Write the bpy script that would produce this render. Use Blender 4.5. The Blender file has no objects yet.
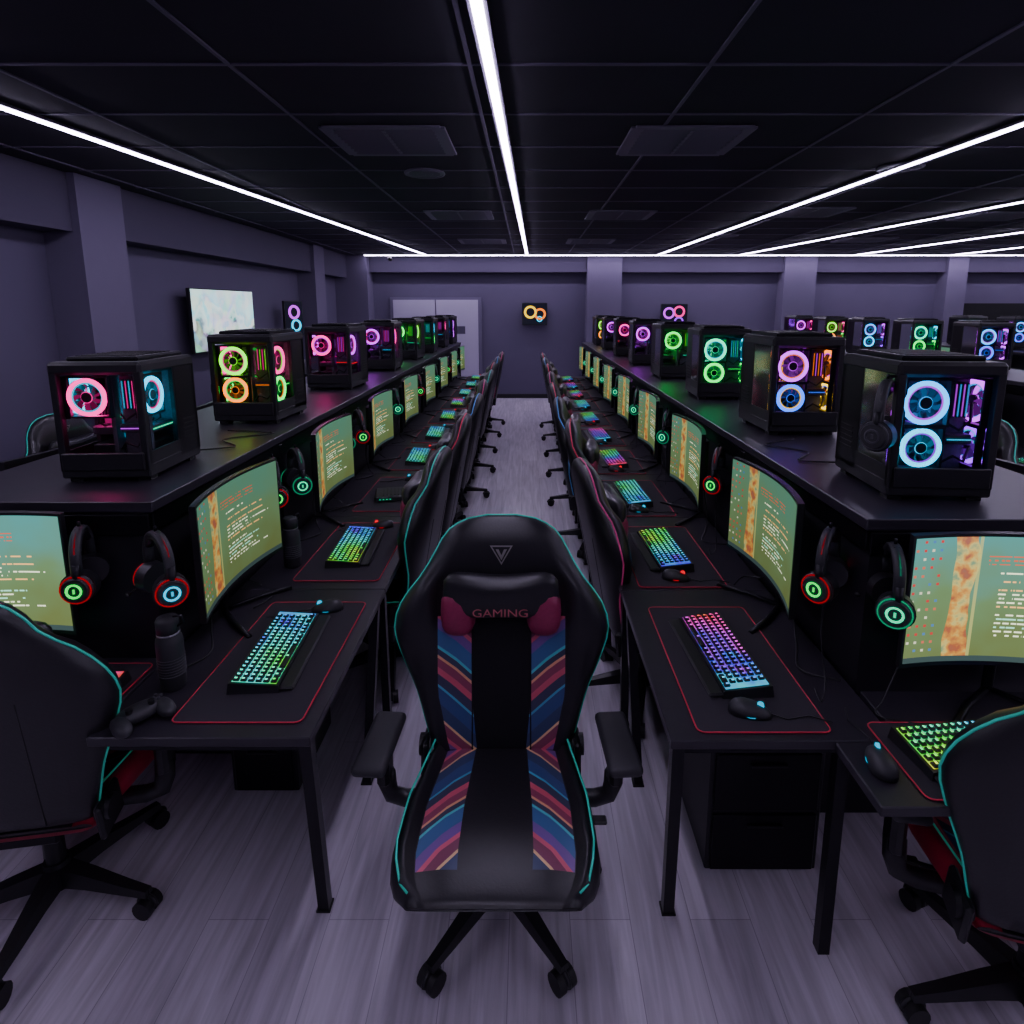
import bpy, bmesh, math, random
from mathutils import Matrix, Vector, Euler
random.seed(7)
D=bpy.data; C=bpy.context
PI=math.pi

# ------------------------------------------------------------------ materials
def new_mat(name):
    m=D.materials.new(name); m.use_nodes=True
    nt=m.node_tree
    for n in list(nt.nodes): nt.nodes.remove(n)
    out=nt.nodes.new('ShaderNodeOutputMaterial')
    return m,nt,out
def N(nt,t,**kw):
    n=nt.nodes.new(t)
    for k,v in kw.items(): setattr(n,k,v)
    return n
def L(nt,a,b): nt.links.new(a,b)
def c4(c): return (c[0],c[1],c[2],1)
def pbr(name,col,rough=.5,metal=0,noise=0.0,nscale=40,spec=.5,bump=0.0):
    m,nt,out=new_mat(name)
    b=N(nt,'ShaderNodeBsdfPrincipled'); L(nt,b.outputs[0],out.inputs[0])
    b.inputs['Base Color'].default_value=c4(col); b.inputs['Roughness'].default_value=rough
    b.inputs['Metallic'].default_value=metal; b.inputs['Specular IOR Level'].default_value=spec
    if noise>0 or bump>0:
        tc=N(nt,'ShaderNodeTexCoord'); nz=N(nt,'ShaderNodeTexNoise'); nz.inputs['Scale'].default_value=nscale
        nz.inputs['Detail'].default_value=4
        L(nt,tc.outputs['Object'],nz.inputs['Vector'])
        if noise>0:
            r=N(nt,'ShaderNodeMapRange'); r.inputs['To Min'].default_value=1-noise; r.inputs['To Max'].default_value=1+noise
            L(nt,nz.outputs['Fac'],r.inputs['Value'])
            mx=N(nt,'ShaderNodeVectorMath',operation='SCALE'); mx.inputs[0].default_value=col
            L(nt,r.outputs[0],mx.inputs['Scale']); L(nt,mx.outputs[0],b.inputs['Base Color'])
        if bump>0:
            bp=N(nt,'ShaderNodeBump'); bp.inputs['Strength'].default_value=bump; bp.inputs['Distance'].default_value=.002
            L(nt,nz.outputs['Fac'],bp.inputs['Height']); L(nt,bp.outputs[0],b.inputs['Normal'])
    return m
def emit(name,col,st):
    m,nt,out=new_mat(name)
    e=N(nt,'ShaderNodeEmission'); e.inputs[0].default_value=c4(col); e.inputs[1].default_value=st
    L(nt,e.outputs[0],out.inputs[0])
    return m

M_leather=pbr('black_leather',(.014,.013,.016),.36,0,.2,120,.5,.25)
M_fabric=pbr('black_fabric',(.008,.0075,.010),.75,0,.3,300,.3,.3)
M_plastic=pbr('black_plastic',(.010,.010,.012),.42,0,.1,60)
M_metal=pbr('black_metal',(.012,.012,.015),.35,.6,.1,50)
M_wheel=pbr('caster_rubber',(.006,.006,.007),.5)
M_desk=pbr('desk_laminate',(.022,.019,.027),.40,0,.25,30,.5,.05)
M_spine=pbr('cabinet_black',(.010,.009,.013),.5,0,.2,12)
M_mat=pbr('cloth_mat',(.020,.016,.024),.85,0,.3,400)
M_red=pbr('red_stitch',(.65,.02,.06),.6)
M_maroon=pbr('maroon_leather',(.28,.018,.08),.45,0,.2,90)
M_redseat=pbr('red_leather',(.40,.012,.045),.45)
M_wallm=pbr('painted_wall',(.108,.092,.150),.85,0,.06,3,.3)
M_beam=pbr('painted_beam',(.075,.064,.105),.85,0,.06,3,.3)
M_col=pbr('painted_column',(.140,.120,.188),.85,0,.06,3,.3)
M_ceil=pbr('ceiling_tile_black',(.022,.019,.034),.8,0,.25,2)
M_grid=pbr('ceiling_grid',(.13,.11,.17),.6)
M_vent=pbr('vent_metal',(.20,.175,.24),.5,.1)
M_door=pbr('door_paint',(.44,.40,.53),.6,0,.04,3)
M_grey=pbr('grey_plastic',(.06,.06,.07),.4)
M_inner=pbr('circuit_board',(.10,.10,.12),.45,0,.5,90)
M_silver=pbr('silver',(.35,.35,.38),.3,.8)
M_logo=pbr('logo_print',(.42,.40,.37),.4,.5)
M_dark=pbr('dark_opening',(.004,.004,.005),.9)
M_led=emit('led_strip',(.78,.68,1.0),42)
M_logo_red=pbr('print_red',(.55,.14,.16),.5)
M_grey_arm=pbr('armrest_pu',(.026,.026,.030),.5,0,.1,80)

def glass():
    m,nt,out=new_mat('tempered_glass')
    t=N(nt,'ShaderNodeBsdfTransparent'); t.inputs[0].default_value=(.80,.80,.84,1)
    g=N(nt,'ShaderNodeBsdfGlossy'); g.inputs['Roughness'].default_value=.08
    f=N(nt,'ShaderNodeFresnel'); f.inputs[0].default_value=1.20
    mx=N(nt,'ShaderNodeMixShader'); L(nt,f.outputs[0],mx.inputs[0]); L(nt,t.outputs[0],mx.inputs[1]); L(nt,g.outputs[0],mx.inputs[2])
    L(nt,mx.outputs[0],out.inputs[0]); return m
M_glass=glass()

def piping():
    m,nt,out=new_mat('edge_piping')
    b=N(nt,'ShaderNodeBsdfPrincipled'); oi=N(nt,'ShaderNodeObjectInfo')
    L(nt,oi.outputs['Color'],b.inputs['Base Color']); b.inputs['Roughness'].default_value=.4
    L(nt,oi.outputs['Color'],b.inputs['Emission Color']); b.inputs['Emission Strength'].default_value=.06  # piping is no lamp; a faint glow is added to its color
    L(nt,b.outputs[0],out.inputs[0])
    return m
M_pipe=piping()

def ramp(nt,stops,interp='CONSTANT'):
    r=N(nt,'ShaderNodeValToRGB'); r.color_ramp.interpolation=interp
    el=r.color_ramp.elements
    while len(el)>1: el.remove(el[-1])
    el[0].position=stops[0][0]; el[0].color=c4(stops[0][1])
    for p,c in stops[1:]:
        e=el.new(p); e.color=c4(c)
    return r
def math_(nt,op,a,b=None,c=None):
    n=N(nt,'ShaderNodeMath',operation=op)
    for i,x in enumerate((a,b,c)):
        if x is None: continue
        if isinstance(x,(int,float)): n.inputs[i].default_value=x
        else: L(nt,x,n.inputs[i])
    return n.outputs[0]
def chevron():
    m,nt,out=new_mat('chevron_fabric')
    b=N(nt,'ShaderNodeBsdfPrincipled'); b.inputs['Roughness'].default_value=.38
    tc=N(nt,'ShaderNodeTexCoord'); sp=N(nt,'ShaderNodeSeparateXYZ'); L(nt,tc.outputs['Object'],sp.inputs[0])
    ax=math_(nt,'ABSOLUTE',sp.outputs[0])
    v=math_(nt,'SUBTRACT',sp.outputs[2],math_(nt,'MULTIPLY',sp.outputs[1],.9))
    v=math_(nt,'SUBTRACT',v,math_(nt,'MULTIPLY',ax,.7))
    fr=math_(nt,'FRACT',math_(nt,'MULTIPLY',v,3.1))
    r=ramp(nt,[(0,(.04,.08,.22)),(.13,(.08,.42,.58)),(.155,(.05,.05,.10)),(.25,(.65,.10,.16)),(.31,(.30,.05,.11)),(.39,(.85,.42,.22)),(.415,(.05,.05,.10)),
               (.47,(.12,.60,.62)),(.50,(.05,.14,.32)),(.64,(.20,.09,.34)),(.73,(.75,.12,.20)),(.77,(.25,.05,.11)),(.86,(.9,.60,.30)),(.885,(.04,.06,.14))])
    L(nt,fr,r.inputs[0]); L(nt,r.outputs[0],b.inputs['Base Color']); L(nt,b.outputs[0],out.inputs[0]); return m
M_chev=chevron()

def rainbow(name,h0,hs,st,sat=.93,var=.18):
    m,nt,out=new_mat(name)
    tc=N(nt,'ShaderNodeTexCoord'); sp=N(nt,'ShaderNodeSeparateXYZ'); L(nt,tc.outputs['Object'],sp.inputs[0])
    nz=N(nt,'ShaderNodeTexNoise'); nz.inputs['Scale'].default_value=13; L(nt,tc.outputs['Object'],nz.inputs['Vector'])
    h=math_(nt,'ADD',math_(nt,'MULTIPLY',sp.outputs[0],hs),h0)
    h=math_(nt,'ADD',h,math_(nt,'MULTIPLY',sp.outputs[1],.8))
    h=math_(nt,'ADD',h,math_(nt,'MULTIPLY',math_(nt,'SUBTRACT',nz.outputs['Fac'],.5),var*3))
    h=math_(nt,'FRACT',math_(nt,'ADD',h,1.0))
    hsv=N(nt,'ShaderNodeCombineColor',mode='HSV'); L(nt,h,hsv.inputs[0]); hsv.inputs[1].default_value=sat; hsv.inputs[2].default_value=1
    e=N(nt,'ShaderNodeEmission'); L(nt,hsv.outputs[0],e.inputs[0]); e.inputs[1].default_value=st
    L(nt,e.outputs[0],out.inputs[0])
    return m

def screen_mat(name,st=1.0,teal=0.0):
    m,nt,out=new_mat(name)
    tc=N(nt,'ShaderNodeTexCoord'); sp=N(nt,'ShaderNodeSeparateXYZ'); L(nt,tc.outputs['Object'],sp.inputs[0])
    u=math_(nt,'ADD',math_(nt,'DIVIDE',sp.outputs[0],.62),.5)
    v=math_(nt,'DIVIDE',math_(nt,'SUBTRACT',sp.outputs[2],.14),.38)
    nz=N(nt,'ShaderNodeTexNoise'); nz.inputs['Scale'].default_value=6; L(nt,tc.outputs['Object'],nz.inputs['Vector'])
    nb=N(nt,'ShaderNodeTexNoise'); nb.inputs['Scale'].default_value=22; nb.inputs['Detail'].default_value=5; L(nt,tc.outputs['Object'],nb.inputs['Vector'])
    base=ramp(nt,[(0,(.095,.12,.04)),(.5,(.095,.165,.075)),(1,(.07-.01*teal,.18+.03*teal,.12+.08*teal))],'LINEAR'); L(nt,math_(nt,'ADD',v,math_(nt,'MULTIPLY',math_(nt,'SUBTRACT',nz.outputs['Fac'],.5),.9)),base.inputs[0])
    def between(x,a,b): return math_(nt,'MULTIPLY',math_(nt,'GREATER_THAN',x,a),math_(nt,'LESS_THAN',x,b))
    def mixc(fac,cin,col):
        mx=N(nt,'ShaderNodeMix',data_type='RGBA'); L(nt,fac,mx.inputs[0]); L(nt,cin,mx.inputs[6])
        if isinstance(col,tuple): mx.inputs[7].default_value=c4(col)
        else: L(nt,col,mx.inputs[7])
        return mx.outputs[2]
    col=base.outputs[0]
    # vertical wallpaper picture band: sunset tones
    pic=ramp(nt,[(0,(.06,.10,.10)),(.40,(.30,.06,.03)),(.50,(.50,.20,.03)),(.58,(.50,.38,.10)),(.68,(.15,.22,.12))],'LINEAR'); L(nt,nb.outputs['Fac'],pic.inputs[0])
    ub=math_(nt,'ADD',u,math_(nt,'MULTIPLY',math_(nt,'SUBTRACT',nz.outputs['Fac'],.5),.12))
    col=mixc(math_(nt,'MULTIPLY',between(ub,.20,.31),.85),col,pic.outputs[0])
    col=mixc(math_(nt,'MULTIPLY',between(u,.31,.325),.6),col,(.42,.40,.12))
    rows=30.0
    rv=math_(nt,'MULTIPLY',v,rows); rf=math_(nt,'FRACT',rv); ri=math_(nt,'FLOOR',rv)
    cb=N(nt,'ShaderNodeCombineXYZ'); L(nt,math_(nt,'MULTIPLY',u,46),cb.inputs[0]); L(nt,math_(nt,'MULTIPLY',ri,3.7),cb.inputs[1])
    tn=N(nt,'ShaderNodeTexNoise'); tn.inputs['Scale'].default_value=1.0; tn.inputs['Detail'].default_value=1; L(nt,cb.outputs[0],tn.inputs['Vector'])
    txt=math_(nt,'MULTIPLY',math_(nt,'GREATER_THAN',tn.outputs['Fac'],.47),between(rf,.25,.62))
    rn=N(nt,'ShaderNodeTexWhiteNoise',noise_dimensions='1D'); L(nt,ri,rn.inputs['W'])
    ln=math_(nt,'ADD',.50,math_(nt,'MULTIPLY',rn.outputs['Value'],.40))
    region=math_(nt,'MULTIPLY',math_(nt,'MULTIPLY',math_(nt,'GREATER_THAN',u,.42),math_(nt,'LESS_THAN',u,ln)),between(v,.20,.74))
    region=math_(nt,'MULTIPLY',region,math_(nt,'GREATER_THAN',rn.outputs['Value'],.22))
    tcol=ramp(nt,[(0,(.85,.9,.6)),(.62,(.30,.75,.55)),(.75,(.85,.45,.15)),(.88,(.8,.85,.6))]); L(nt,rn.outputs['Value'],tcol.inputs[0])
    col=mixc(math_(nt,'MULTIPLY',txt,region),col,tcol.outputs[0])
    col=mixc(math_(nt,'MULTIPLY',txt,math_(nt,'MULTIPLY',between(u,.36,.74),between(v,.78,.85))),col,(.55,.08,.04))
    iu=math_(nt,'FRACT',math_(nt,'MULTIPLY',u,26)); iv=math_(nt,'FRACT',math_(nt,'MULTIPLY',v,15))
    ic=math_(nt,'MULTIPLY',math_(nt,'MULTIPLY',between(iu,.33,.67),between(iv,.38,.68)),math_(nt,'LESS_THAN',u,.16))
    cc=N(nt,'ShaderNodeCombineXYZ'); L(nt,math_(nt,'FLOOR',math_(nt,'MULTIPLY',u,26)),cc.inputs[0]); L(nt,math_(nt,'FLOOR',math_(nt,'MULTIPLY',v,15)),cc.inputs[1])
    wn=N(nt,'ShaderNodeTexWhiteNoise',noise_dimensions='2D'); L(nt,cc.outputs[0],wn.inputs['Vector'])
    ir=ramp(nt,[(0,(.40,.03,.03)),(.45,(.5,.5,.35)),(.6,(.05,.14,.3)),(.8,(.45,.10,.06))]); L(nt,wn.outputs['Value'],ir.inputs[0])
    col=mixc(math_(nt,'MULTIPLY',ic,math_(nt,'GREATER_THAN',wn.outputs['Value'],.2)),col,ir.outputs[0])
    col=mixc(math_(nt,'LESS_THAN',v,.045),col,(.03,.05,.05))
    e=N(nt,'ShaderNodeEmission'); L(nt,col,e.inputs[0]); e.inputs[1].default_value=st
    L(nt,e.outputs[0],out.inputs[0]); return m
M_screen=screen_mat('screen_desktop',1.2,0)
M_screen2=screen_mat('screen_desktop_bright',2.0,1.0)

def tv_mat():
    m,nt,out=new_mat('tv_picture')
    tc=N(nt,'ShaderNodeTexCoord'); 
    vo=N(nt,'ShaderNodeTexVoronoi'); vo.inputs['Scale'].default_value=7; L(nt,tc.outputs['Object'],vo.inputs['Vector'])
    nz=N(nt,'ShaderNodeTexNoise'); nz.inputs['Scale'].default_value=3.0; nz.inputs['Detail'].default_value=8; nz.inputs['Distortion'].default_value=.3
    L(nt,tc.outputs['Object'],nz.inputs['Vector'])
    sp=N(nt,'ShaderNodeSeparateXYZ'); L(nt,tc.outputs['Object'],sp.inputs[0])
    g=math_(nt,'ADD',math_(nt,'MULTIPLY',math_(nt,'SUBTRACT',nz.outputs['Fac'],.5),1.6),math_(nt,'ADD',.5,math_(nt,'MULTIPLY',sp.outputs[2],.9)))
    r=ramp(nt,[(0,(.10,.25,.22)),(.22,(.25,.55,.50)),(.34,(.06,.14,.22)),(.42,(.55,.70,.80)),(.52,(.85,.95,1)),(.62,(.40,.75,.95)),(.78,(.70,.90,1.0)),(1,(.9,.97,1))],'LINEAR')
    L(nt,g,r.inputs[0])
    mx=N(nt,'ShaderNodeMix',data_type='RGBA'); mx.inputs[0].default_value=.22; L(nt,r.outputs[0],mx.inputs[6]); L(nt,vo.outputs['Color'],mx.inputs[7])
    e=N(nt,'ShaderNodeEmission'); L(nt,mx.outputs[2],e.inputs[0]); e.inputs[1].default_value=1.5
    L(nt,e.outputs[0],out.inputs[0]); return m
M_tv=tv_mat()
M_tvdark=emit('tv_dark_picture',(.02,.02,.04),.6)

# ------------------------------------------------------------------ mesh builder
class MB:
    def __init__(s): s.v=[];s.f=[];s.m=[];s.sm=[];s.mats=[];s.M=Matrix.Identity(4)
    def mi(s,mat):
        if mat not in s.mats: s.mats.append(mat)
        return s.mats.index(mat)
    def add(s,vs,fs,mat,smooth=False,mats=None):
        o=len(s.v); M=s.M
        s.v+= [tuple(M@Vector(p)) for p in vs]
        for i,f in enumerate(fs):
            s.f.append([o+k for k in f]); s.m.append(s.mi(mats[i] if mats else mat)); s.sm.append(smooth)
    def box(s,c,size,mat,bevel=0,rot=(0,0,0),seg=1):
        bm=bmesh.new(); bmesh.ops.create_cube(bm,size=1)
        for v in bm.verts: v.co=Vector((v.co.x*size[0],v.co.y*size[1],v.co.z*size[2]))
        if bevel>0: bmesh.ops.bevel(bm,geom=list(bm.edges),offset=bevel,segments=seg,profile=.5,affect='EDGES')
        R=Euler(rot).to_matrix(); cc=Vector(c)
        bm.verts.index_update()
        vs=[tuple(R@v.co+cc) for v in bm.verts]; fs=[[v.index for v in f.verts] for f in bm.faces]
        bm.free(); s.add(vs,fs,mat,smooth=(bevel>0 and seg>1))
    def beam(s,p0,p1,w,mat):
        h=w/2; vs=[]
        for p in(p0,p1): vs+=[(p[0]-h,p[1]-h,p[2]),(p[0]+h,p[1]-h,p[2]),(p[0]+h,p[1]+h,p[2]),(p[0]-h,p[1]+h,p[2])]
        s.add(vs,[[0,1,5,4],[1,2,6,5],[2,3,7,6],[3,0,4,7],[3,2,1,0],[4,5,6,7]],mat)
    def cyl(s,p0,p1,r0,mat,r1=None,n=16,cap=True,smooth=True,capmat=None):
        if r1 is None: r1=r0
        p0=Vector(p0);p1=Vector(p1); d=(p1-p0).normalized()
        a=Vector((0,0,1)) if abs(d.z)<.9 else Vector((1,0,0))
        x=d.cross(a).normalized(); y=d.cross(x)
        vs=[];
        for p,r in((p0,r0),(p1,r1)):
            for i in range(n):
                t=2*PI*i/n; vs.append(tuple(p+x*math.cos(t)*r+y*math.sin(t)*r))
        fs=[[i,(i+1)%n,n+(i+1)%n,n+i] for i in range(n)]
        s.add(vs,fs,mat,smooth)
        if cap: s.add(vs,[list(range(n))[::-1],list(range(n,2*n))],capmat or mat,False)
    def tube(s,pts,r,mat,n=6,closed=False,flat=None):
        pts=[Vector(p) for p in pts]; k=len(pts); vs=[]
        up=None
        for i,p in enumerate(pts):
            if closed: d=(pts[(i+1)%k]-pts[i-1])
            else: d=pts[min(i+1,k-1)]-pts[max(i-1,0)]
            d=d.normalized() if d.length>1e-9 else Vector((0,0,1))
            if up is None:
                up=Vector((0,0,1)) if abs(d.z)<.9 else Vector((1,0,0))
            x=d.cross(up); 
            if x.length<1e-5: x=d.cross(Vector((0,1,.1)))
            x.normalize(); y=x.cross(d); y.normalize(); up=y
            for j in range(n):
                t=2*PI*j/n; vs.append(tuple(p+x*math.cos(t)*r+y*math.sin(t)*(flat or r)))
        fs=[]
        for i in range(k if closed else k-1):
            a=i*n;b=((i+1)%k)*n
            for j in range(n): fs.append([a+j,a+(j+1)%n,b+(j+1)%n,b+j])
        if not closed: fs+= [list(range(n))[::-1],[ (k-1)*n+j for j in range(n)]]
        s.add(vs,fs,mat,True)
    def torus(s,c,R,r,axis,mat,n=28,m=6,a0=0,a1=2*PI):
        c=Vector(c);d=Vector(axis).normalized()
        a=Vector((0,0,1)) if abs(d.z)<.9 else Vector((1,0,0))
        x=d.cross(a).normalized(); y=x.cross(d)
        full=abs(a1-a0-2*PI)<1e-6
        pts=[c+x*math.cos(a0+(a1-a0)*i/(n if full else n-1))*R+y*math.sin(a0+(a1-a0)*i/(n if full else n-1))*R for i in range(n)]
        s.tube(pts,r,mat,m,closed=full)
    def ell(s,c,r,mat,n=16,m=10,fn=None,power=1.0):
        vs=[];fs=[]
        def sp(x): return math.copysign(abs(x)**power,x)
        for i in range(m+1):
            ph=-PI/2+PI*i/m
            for j in range(n):
                t=2*PI*j/n
                p=[r[0]*sp(math.cos(ph))*sp(math.cos(t)),r[1]*sp(math.cos(ph))*sp(math.sin(t)),r[2]*sp(math.sin(ph))]
                if fn: p=fn(p)
                vs.append((c[0]+p[0],c[1]+p[1],c[2]+p[2]))
        for i in range(m):
            for j in range(n):
                fs.append([i*n+j,i*n+(j+1)%n,(i+1)*n+(j+1)%n,(i+1)*n+j])
        s.add(vs,fs,mat,True)
    def prism(s,poly,h0,h1,mat):
        n=len(poly)
        vs=[(p[0],p[1],h0) for p in poly]+[(p[0],p[1],h1) for p in poly]
        fs=[[i,(i+1)%n,n+(i+1)%n,n+i] for i in range(n)]+[list(range(n))[::-1],list(range(n,2*n))]
        s.add(vs,fs,mat)
    def mesh(s,name):
        me=D.meshes.new(name); me.from_pydata(s.v,[],s.f)
        for m in s.mats: me.materials.append(m)
        me.polygons.foreach_set('material_index',s.m); me.polygons.foreach_set('use_smooth',s.sm)
        me.update(); return me
def place(me,name,loc=(0,0,0),rz=0,color=None,rx=0,ry=0):
    o=D.objects.new(name,me); C.scene.collection.objects.link(o)
    o.location=loc; o.rotation_euler=(rx,ry,rz)
    if color: o.color=(color[0],color[1],color[2],1)
    return o
def simple_box(name,lo,hi,mat,bevel=0):
    b=MB(); c=[(lo[i]+hi[i])/2 for i in range(3)]; sz=[hi[i]-lo[i] for i in range(3)]
    b.box((0,0,0),sz,mat,bevel); return place(b.mesh(name),name,c)
def text_geo(txt,size):
    cu=D.curves.new('t','FONT'); cu.body=txt; cu.size=size; cu.align_x='CENTER'; cu.align_y='CENTER'
    o=D.objects.new('t',cu); C.scene.collection.objects.link(o)
    dg=C.evaluated_depsgraph_get(); me=o.evaluated_get(dg).to_mesh()
    vs=[tuple(v.co) for v in me.vertices]; fs=[list(p.vertices) for p in me.polygons]
    o.evaluated_get(dg).to_mesh_clear(); D.objects.remove(o); D.curves.remove(cu)
    return vs,fs
def interp(keys,s):
    for (a,va),(b,vb) in zip(keys,keys[1:]):
        if s<=b:
            t=(s-a)/(b-a); return va+(vb-va)*t
    return keys[-1][1]
def smooth_interp(keys,s,h=.035):
    return sum(interp(keys,min(max(s+d,0),1)) for d in (-h,-h/2,0,h/2,h))/5 if .04<s<.9 else interp(keys,s)

# ------------------------------------------------------------------ gaming chair
def chair_mesh(seatmat=None,logo=True):
    b=MB()
    for i in range(5):
        a=-PI/2+PI/5+i*2*PI/5
        ca,sa=math.cos(a),math.sin(a)
        def P(r,w,z): return [(r*ca-w*sa,r*sa+w*ca,z),(r*ca+w*sa,r*sa-w*ca,z)]
        rings=[(.02,.032,.075,.135),(.12,.027,.078,.122),(.24,.021,.072,.100),(.325,.016,.068,.088)]
        vs=[];fs=[]
        for r,w,z0,z1 in rings:
            lo=P(r,w,z0);hi=P(r,w*.75,z1); vs+=[lo[0],lo[1],hi[1],hi[0]]
        for k in range(3):
            for j in range(4): fs.append([k*4+j,k*4+(j+1)%4,k*4+4+(j+1)%4,k*4+4+j])
        fs+= [[0,3,2,1],[12,13,14,15]]
        b.add(vs,[f[::-1] for f in fs],M_plastic)
        ex,ey=.315*ca,.315*sa
        b.cyl((ex,ey,.05),(ex,ey,.085),.011,M_metal,n=8)
        for sd in(-1,1):
            ox,oy=-sa*.017*sd,ca*.017*sd
            b.cyl((ex+ox*.35,ey+oy*.35,.031),(ex+ox*1.7,ey+oy*1.7,.031),.031,M_wheel,n=14)
        b.torus((ex,ey,.033),.031,.007,(-sa,ca,0),M_plastic,n=10,m=5,a0=0,a1=PI)
    b.cyl((0,0,.06),(0,0,.15),.042,M_plastic,r1=.036)
    b.cyl((0,0,.15),(0,0,.30),.028,M_plastic); b.cyl((0,0,.28),(0,0,.37),.016,M_silver)
    b.M=Matrix.Translation((0,0,-.02))
    b.box((0,.01,.375),(.22,.28,.045),M_metal,.008)
    b.cyl((.1,-.02,.37),(.30,-.05,.37),.007,M_metal,n=8); b.box((.30,-.05,.37),(.06,.03,.014),M_plastic,.004)
    # seat
    ys=[-.365,-.355,-.335,-.30,-.25,-.18,-.10,0,.08,.12,.15,.17,.18]
    cols=[0,.05,.094,.100,.15,.212,.218]
    wkey=[(-.365,.225),(-.335,.262),(-.28,.288),(-.1,.280),(.05,.25),(.18,.225)]
    rings=[]
    for y in ys:
        w=interp(wkey,y)
        k=1 if -.34<y<.16 else (.55 if -.36<y<.175 else .15)
        xs=[c*w/.28 for c in cols]+[ .218*w/.28+(w-.218*w/.28)*t for t in(.25,.5,.75,.92,1)]
        full=[-x for x in xs[::-1]]+xs[1:]
        zc=.475-.03*((max(0,-y-.18)/.18)**2) ; zb=.395
        mid=.43-.02*(max(0,-y-.2)/.16)
        top=[];bot=[]
        for x in full:
            u=abs(x)/w; r=(1-u**7)**.5 if u<1 else 0
            t=min(max((u-.76)/.14,0),1); bol=.042*t*t*(3-2*t)
            ht=(zc-mid)+bol - (.006 if .75<u<.80 else 0)
            top.append((x,y,mid+ht*r*k))
        for x in full[::-1][1:-1]:
            u=abs(x)/w; r=(1-u**7)**.5
            bot.append((x,y,mid-(mid-zb+.01)*r*k))
        rings.append(top+bot)
    n=len(rings[0]); nt_=len(full)
    vs=[p for r in rings for p in r]; fs=[];ms=[]
    for i in range(len(rings)-1):
        for j in range(n):
            fs.append([i*n+j,(i+1)*n+j,(i+1)*n+(j+1)%n,i*n+(j+1)%n][::-1])
            if j<nt_-1:
                ac=abs((j+.5)-(nt_-1)/2); m=M_leather
                if 3<=ac<5.01 and 3<=i<=10: m=M_chev
                elif ac>=5.5: m=seatmat or M_leather
                ms.append(m)
            else: ms.append(seatmat or M_leather)
    fs.append([j for j in range(n)]); ms.append(M_leather)
    fs.append([ (len(rings)-1)*n+j for j in range(n)][::-1]); ms.append(M_leather)
    b.add(vs,fs,M_leather,True,ms)
    for sg in(-1,1):
        pts=[]
        for y in ys[1:-2]:
            w=interp(wkey,y); z=.475+.034-.03*((max(0,-y-.18)/.18)**2)
            pts.append((sg*w*.93,y,z if y>-.33 else z-.03))
        b.tube(pts,.0032,M_pipe,5)
    # backrest
    Lb=.80; al=math.radians(11)
    wk=[(0,.225),(.1,.250),(.25,.282),(.4,.328),(.52,.358),(.60,.355),(.68,.325),(.76,.268),(.84,.228),(.91,.20),(.955,.168),(.985,.115),(1,.05)]
    ss=[0,.015,.04,.08,.14,.2,.26,.32,.38,.44,.5,.55,.6,.65,.7,.75,.8,.85,.9,.94,.965,.985,.996,1]
    def cen(s): return (.155+s*Lb*math.sin(al), .440+s*Lb*math.cos(al))
    rings=[]
    for s in ss:
        w=smooth_interp(wk,s); yc,zc=cen(s)
        k=1
        if s<.05: k=.35+.65*(s/.05)**.5
        if s>.9: k=max(.12,math.sqrt(max(0,1-((s-.9)/.1)**2)))
        sc=min(1,w/.29)
        xs=[c*sc for c in cols]+[.218*sc+(w-.218*sc)*t for t in(.25,.5,.75,.92,1)]
        full=[-x for x in xs[::-1]]+xs[1:]
        fr=[];bk=[]
        head=min(max((s-.74)/.1,0),1)
        wing=min(max((s-.3)/.25,0),1)*(1-head)
        for x in full:
            u=abs(x)/w; r=(1-u**6)**.5 if u<1 else 0
            q=min(max((abs(x)/sc-.205)/.05,0),1); bol=(.022+.022*wing)*(1-head)*q
            f=(.04+bol+.012*head)*r*k
            wrap=.05*wing*max(0,u-.5)**1.5*2
            fr.append((x,yc-(f+wrap)*math.cos(al),zc))
        for x in full[::-1][1:-1]:
            u=abs(x)/w; r=(1-u**6)**.5
            wrap=.05*wing*max(0,u-.5)**1.5*2
            bk.append((x,yc+(.045*r*k)-wrap,zc))
        rings.append(fr+bk)
    n=len(rings[0]); vs=[p for r in rings for p in r]; fs=[];ms=[]
    for i in range(len(rings)-1):
        for j in range(n):
            fs.append([i*n+j,(i+1)*n+j,(i+1)*n+(j+1)%n,i*n+(j+1)%n])
            m=M_leather
            if j<nt_-1:
                ac=abs((j+.5)-(nt_-1)/2)
                if 3<=ac<5.01 and 2<=i<12: m=M_chev
                elif ac<3 and i<12: m=M_fabric
            ms.append(m)
    fs.append([j for j in range(n)][::-1]); ms.append(M_leather)
    fs.append([(len(rings)-1)*n+j for j in range(n)]); ms.append(M_leather)
    b.add(vs,[f[::-1] for f in fs],M_leather,True,ms)
    pl=[];pr=[]
    for s in ss[2:]:
        w=smooth_interp(wk,s); yc,zc=cen(s)
        head=min(max((s-.74)/.1,0),1); wing=min(max((s-.3)/.25,0),1)*(1-head)
        wrap=.05*wing*(.5**1.5)*2
        pr.append((w,yc-wrap,zc)); pl.append((-w,yc-wrap,zc))
    b.tube(pr+pl[::-1],.0036,M_pipe,6)
    for sg in(-1,1):
        pts=[];pb=[]
        for s in ss[2:13]:
            yc,zc=cen(s); pts.append((sg*.097,yc-.0415*math.cos(al),zc)); pb.append((sg*(.12+.05*s),yc+.044,zc))
        b.tube(pts,.0022,M_fabric,4); b.tube(pb,.003,M_wheel,4)
    yc,zc=cen(.685)
    def pf(p):
        x,y,z=p; t=(x/.19)**2
        z2=z*(.78+.36*t)+(.018*t if z>0 else -.004*t)
        return [x,y*(1-.30*t),z2]
    b.ell((0,yc-.088,zc+.020),(.19,.052,.084),M_leather,30,12,pf,.70)
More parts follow.
